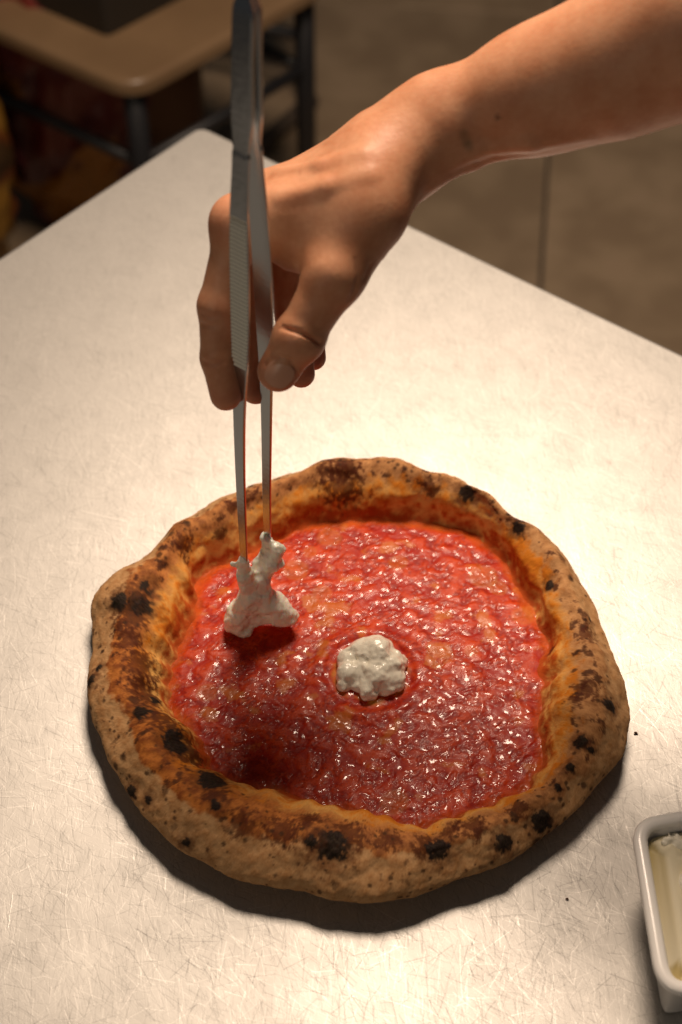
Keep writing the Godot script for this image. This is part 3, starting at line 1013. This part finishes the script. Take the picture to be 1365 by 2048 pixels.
	f.capsule(Vector3(0.1071, 0.3378, -0.0886), 0.0042, Vector3(0.0820, 0.3294, -0.0910), 0.0042, 0.0050)
	f.capsule(Vector3(0.0820, 0.3294, -0.0910), 0.0042, Vector3(0.0579, 0.3205, -0.0985), 0.0042, 0.0050)
	f.capsule(Vector3(0.0579, 0.3205, -0.0985), 0.0042, Vector3(0.0370, 0.3105, -0.0944), 0.0042, 0.0050)
	f.capsule(Vector3(0.0786, 0.3204, -0.0983), 0.0034, Vector3(0.0560, 0.3099, -0.1018), 0.0034, 0.0050)
	f.capsule(Vector3(0.0560, 0.3099, -0.1018), 0.0034, Vector3(0.0345, 0.3034, -0.0930), 0.0034, 0.0050)
	f.capsule(Vector3(0.0291, 0.2997, -0.0957), 0.0050, Vector3(0.0224, 0.2967, -0.0864), 0.0042, 0.004)
	f.capsule(Vector3(-0.0315, 0.2469, -0.0400), 0.0126, Vector3(-0.0305, 0.2479, -0.0390), 0.0126, 0.004)
	f.capsule(Vector3(-0.0397, 0.2576, -0.0358), 0.0012, Vector3(-0.0305, 0.2586, -0.0310), 0.0012, -0.0014)
	f.capsule(Vector3(-0.0305, 0.2586, -0.0310), 0.0012, Vector3(-0.0204, 0.2512, -0.0314), 0.0012, -0.0014)
	f.capsule(Vector3(-0.0492, 0.2338, -0.0260), 0.0010, Vector3(-0.0481, 0.2387, -0.0290), 0.0010, -0.0014)
	f.capsule(Vector3(-0.0481, 0.2387, -0.0290), 0.0010, Vector3(-0.0447, 0.2430, -0.0294), 0.0010, -0.0014)
	f.capsule(Vector3(-0.0447, 0.2430, -0.0294), 0.0010, Vector3(-0.0403, 0.2453, -0.0278), 0.0010, -0.0014)
	f.capsule(Vector3(-0.0403, 0.2453, -0.0278), 0.0010, Vector3(-0.0356, 0.2442, -0.0262), 0.0010, -0.0014)
	f.capsule(Vector3(-0.0356, 0.2442, -0.0262), 0.0010, Vector3(-0.0331, 0.2391, -0.0258), 0.0010, -0.0014)
	f.capsule(Vector3(-0.0331, 0.2391, -0.0258), 0.0010, Vector3(-0.0326, 0.2317, -0.0265), 0.0010, -0.0014)
	f.capsule(Vector3(-0.0052, 0.2711, -0.0396), 0.0014, Vector3(-0.0015, 0.2816, -0.0428), 0.0014, -0.0014)
	f.capsule(Vector3(-0.0015, 0.2816, -0.0428), 0.0014, Vector3(-0.0025, 0.2904, -0.0475), 0.0014, -0.0014)
	f.capsule(Vector3(0.0021, 0.2787, -0.0464), 0.0012, Vector3(0.0050, 0.2845, -0.0508), 0.0012, -0.0014)
	f.capsule(Vector3(-0.0807, 0.2541, -0.0498), 0.0011, Vector3(-0.0763, 0.2544, -0.0471), 0.0011, -0.0014)
	f.capsule(Vector3(-0.0763, 0.2544, -0.0471), 0.0011, Vector3(-0.0720, 0.2553, -0.0468), 0.0011, -0.0014)
	f.capsule(Vector3(-0.0817, 0.2476, -0.0497), 0.0011, Vector3(-0.0765, 0.2496, -0.0458), 0.0011, -0.0014)
	f.capsule(Vector3(-0.0765, 0.2496, -0.0458), 0.0011, Vector3(-0.0717, 0.2506, -0.0454), 0.0011, -0.0014)
	f.capsule(Vector3(-0.0817, 0.2306, -0.0407), 0.0010, Vector3(-0.0761, 0.2320, -0.0368), 0.0010, -0.0014)
	f.capsule(Vector3(-0.0761, 0.2320, -0.0368), 0.0010, Vector3(-0.0707, 0.2326, -0.0369), 0.0010, -0.0014)
	f.soften(Vector3(0.0010, 0.3251, -0.0813), 0.018, 5)
	var got := f.nets()
	var verts: PackedVector3Array = got[0]
	var norms: PackedVector3Array = got[2]
	var cols := PackedColorArray()
	cols.resize(verts.size())
	var flush := [  # place, radius, strength: redder skin over knuckles and at fingertips
		[Vector3(-0.0614, 0.2869, -0.0815), 0.0200, 0.70],
		[Vector3(-0.0725, 0.2524, -0.0582), 0.0140, 0.45],
		[Vector3(-0.0731, 0.2280, -0.0460), 0.0120, 0.40],
		[Vector3(-0.0700, 0.2104, -0.0369), 0.0130, 0.60],
		[Vector3(-0.0315, 0.2469, -0.0400), 0.0150, 0.50],
		[Vector3(-0.0420, 0.2303, -0.0336), 0.0160, 0.60],
		[Vector3(-0.0564, 0.1884, -0.0647), 0.0130, 0.80],
		[Vector3(-0.0317, 0.1918, -0.0730), 0.0140, 0.85],
		[Vector3(-0.0251, 0.1909, -0.0870), 0.0140, 0.85],
		[Vector3(-0.0539, 0.2851, -0.1064), 0.0180, 0.40],
		[Vector3(-0.0366, 0.2115, -0.0949), 0.0140, 0.60],
		[Vector3(-0.0279, 0.2030, -0.1049), 0.0140, 0.60],
	]
	var ink_a := [Vector3(0.0499, 0.3296, -0.0957), Vector3(0.0515, 0.3257, -0.0947)]
	var ink_b := [Vector3(0.0526, 0.3240, -0.0946), Vector3(0.0563, 0.3145, -0.0966)]
	var mole := Vector3(0.0651, 0.3411, -0.0924)
	for i in verts.size():
		var v := verts[i]
		var n1 := noise_a.get_noise_3d(v.x * 45.0, v.y * 45.0, v.z * 45.0)
		var n2 := noise_b.get_noise_3d(v.x * 300.0, v.y * 300.0, v.z * 300.0)
		var c := Color(0.65, 0.325, 0.185).lerp(Color(0.55, 0.235, 0.120), clampf(0.5 + 0.8 * n1 + 0.25 * n2, 0, 1))
		for s in flush:
			var d: float = v.distance_to(s[0]) / s[1]
			if d < 1.0:
				c = c.lerp(Color(0.55, 0.155, 0.085), s[2] * smoothstep(1.0, 0.2, d))
		var dm := v.distance_to(mole)
		if dm < 0.003:
			c = c.lerp(Color(0.08, 0.03, 0.02), smoothstep(0.0022, 0.0008, dm) * 0.6)
		for seg in [[ink_a[0], ink_a[1]], [ink_b[0], ink_b[1]]]:
			var ab: Vector3 = seg[1] - seg[0]
			var t := clampf((v - seg[0]).dot(ab) / ab.length_squared(), 0, 1)
			var di: float = v.distance_to(seg[0] + ab * t)
			if di < 0.005:
				c = c.lerp(Color(0.10, 0.075, 0.037), smoothstep(0.0036, 0.0010, di) * 0.38)
		cols[i] = c
	var skin := mat(Color(1, 1, 1), 0.5)
	skin.vertex_color_use_as_albedo = true
	skin.subsurf_scatter_enabled = true
	skin.subsurf_scatter_strength = 0.12
	skin.metallic_specular = 0.42
	relief(skin, tex(0.035, 4, 512, FastNoiseLite.TYPE_SIMPLEX_SMOOTH, null, 71), 0.014, 16.0)
	put("arm", f.mesh(cols, got), skin, person)
	var nail_m := mat(Color(0.66, 0.34, 0.22), 0.36)
	for nl in [[Vector3(-0.0413, 0.2364, -0.0237), Vector3(-0.5019, -0.8183, 0.2802), Vector3(-0.1080, 0.3807, 0.9184), 0.0142, 0.0142]]:
		put("fingernail", nail(nl[3], nl[4]), nail_m, person, nl[0]).basis = Basis(nl[1].cross(nl[2]).normalized(), nl[2], (nl[1].cross(nl[2])).cross(nl[2]).normalized())


# a curved plate: x across, y out of the finger, z towards its tip (negative z)
func nail(width: float, length: float) -> ArrayMesh:
	var verts := PackedVector3Array()
	var idx := PackedInt32Array()
	var n := 17
	for layer in 2:
		for j in n:
			for i in n:
				var u := float(i) / (n - 1) * 2.0 - 1.0
				var v := float(j) / (n - 1) * 2.0 - 1.0
				var q := Vector2(u * sqrt(1.0 - v * v * 0.38), v * sqrt(1.0 - u * u * 0.38))
				var p := Vector3(q.x * width / 2.0, 0, q.y * length / 2.0)
				p.y = -pow(q.x, 2.0) * width * 0.20 - pow(q.y, 2.0) * length * 0.05 + (0.0 if layer == 0 else -0.0007)
				verts.append(p)
	for j in n - 1:
		for i in n - 1:
			var a := j * n + i
			idx.append_array([a, a + 1, a + n, a + 1, a + n + 1, a + n])
			a += n * n
			idx.append_array([a, a + n, a + 1, a + 1, a + n, a + n + 1])
	return finish(verts, idx)


# ---------------------------------------------------------------- plastic tub at the lower right
func build_tub() -> void:
	var at := Vector3(0.1445, 0.0, 0.120)
	var tub := thing("plastic_tub", "open white plastic tub of soft cheese at the lower right edge of the table", "tub", at)
	var long := Vector2(0.015, 1.0).normalized()
	var wide := Vector2(0.98, -0.19).normalized()
	var base := PackedVector2Array([Vector2.ZERO, wide * 0.13, wide * 0.13 + long * 0.0985, long * 0.0985])
	if Geometry2D.is_polygon_clockwise(base):
		base.reverse()
	var rim := rounded(base, 0.017, 12)
	var n := rim.size()
	# profile from the outer foot up over the rim and down inside: inward offset, height
	var prof := [[0.0105, 0.001], [0.0095, 0.004], [0.006, 0.042], [0.0045, 0.044], [0.0, 0.0445], [-0.001, 0.0455], [-0.001, 0.0480], [0.0, 0.0495], [0.0025, 0.0500], [0.0048, 0.0496], [0.0058, 0.0486], [0.0066, 0.0470]]
	var verts := PackedVector3Array()
	var idx := PackedInt32Array()
	for p in prof:
		var ring := shrink(rim, p[0])
		for q in ring:
			verts.append(Vector3(q.x, p[1], q.y))
	for k in prof.size() - 1:
		for i in n:
			var j := (i + 1) % n
			idx.append_array([k * n + i, k * n + j, (k + 1) * n + i, k * n + j, (k + 1) * n + j, (k + 1) * n + i])
	for e in [0]:
		var c := verts.size()
		var sum := Vector3.ZERO
		for i in n:
			sum += verts[e * n + i]
		verts.append(sum / n)
		for i in n:
			var j := (i + 1) % n
			if e == 0:
				idx.append_array([c, e * n + j, e * n + i])
			else:
				idx.append_array([c, e * n + i, e * n + j])
	var plastic := mat(Color(0.95, 0.93, 0.90), 0.22)
	put("container", finish(verts, idx), plastic, tub)
	# the soft cheese and whey inside
	var inside := shrink(rim, 0.0080)
	var cv := PackedVector3Array()
	var ci := PackedInt32Array()
	var cc := PackedColorArray()
	var rings := 40
	var mid := Vector2.ZERO
	for q in inside:
		mid += q / inside.size()
	for r in rings + 1:
		for i in n:
			var q := mid.lerp(inside[i], float(r) / rings)
			var b := noise_a.get_noise_2d(q.x * 45.0, q.y * 45.0)
			cv.append(Vector3(q.x, 0.038 + 0.004 * b + 0.003 * float(r) / rings, q.y))
			cc.append(Color(0.62, 0.50, 0.22).lerp(Color(0.86, 0.78, 0.56), smoothstep(-0.15, 0.2, b)))
	for r in rings:
		for i in n:
			var j := (i + 1) % n
			ci.append_array([r * n + i, (r + 1) * n + i, r * n + j, r * n + j, (r + 1) * n + i, (r + 1) * n + j])
	var cm := mat(Color(1, 1, 1), 0.5)
	cm.vertex_color_use_as_albedo = true
	put("soft_cheese", finish(cv, ci, cc), cm, tub)
	var lump_m := cheese_material()
	for p in [[0.032, 0.037, 0.034, 0.013], [0.052, 0.037, 0.060, 0.015], [0.030, 0.037, 0.075, 0.011], [0.075, 0.037, 0.030, 0.014], [0.085, 0.037, 0.07, 0.012], [0.022, 0.039, 0.008, 0.006]]:
		var f := Field.new(Vector3.ONE * -0.02, Vector3.ONE * 0.02, 0.0012)
		f.capsule(Vector3(-0.002, 0, 0), p[3] * 0.8, Vector3(0.003, 0, 0.002), p[3] * 0.75, 0.002)
		f.roughen(noise_a, 110.0 + 900.0 * p[0], 0.004, 0.008)
		put("cheese_lump", f.mesh(), lump_m, tub, Vector3(p[0], p[1], p[2]))


func build_crumbs() -> void:
	var m := mat(Color(0.13, 0.06, 0.03), 0.7)
	var spots := [
		[Vector3(0.1134, 0.0, 0.1402), 0.0008, "dark crumb on the bare steel left of the plastic tub"],
		[Vector3(0.1650, 0.0, 0.0327), 0.0011, "brown crumb beside the right rim of the pizza"]]
	for s in spots:
		var f := Field.new(Vector3.ONE * -0.003, Vector3.ONE * 0.003, 0.0003)
		f.capsule(Vector3(-s[1] * 0.4, 0, 0), s[1] * 0.7, Vector3(s[1] * 0.5, 0.0001, s[1] * 0.3), s[1] * 0.5, 0.0003)
		f.roughen(noise_a, 700.0 + s[0].x * 900.0, 0.0009, 0.002)
		var o := put("crumb", f.mesh(), m, self, s[0] + Vector3(0, s[1] * 0.6, 0))
		tag(o, s[2], "crumb")
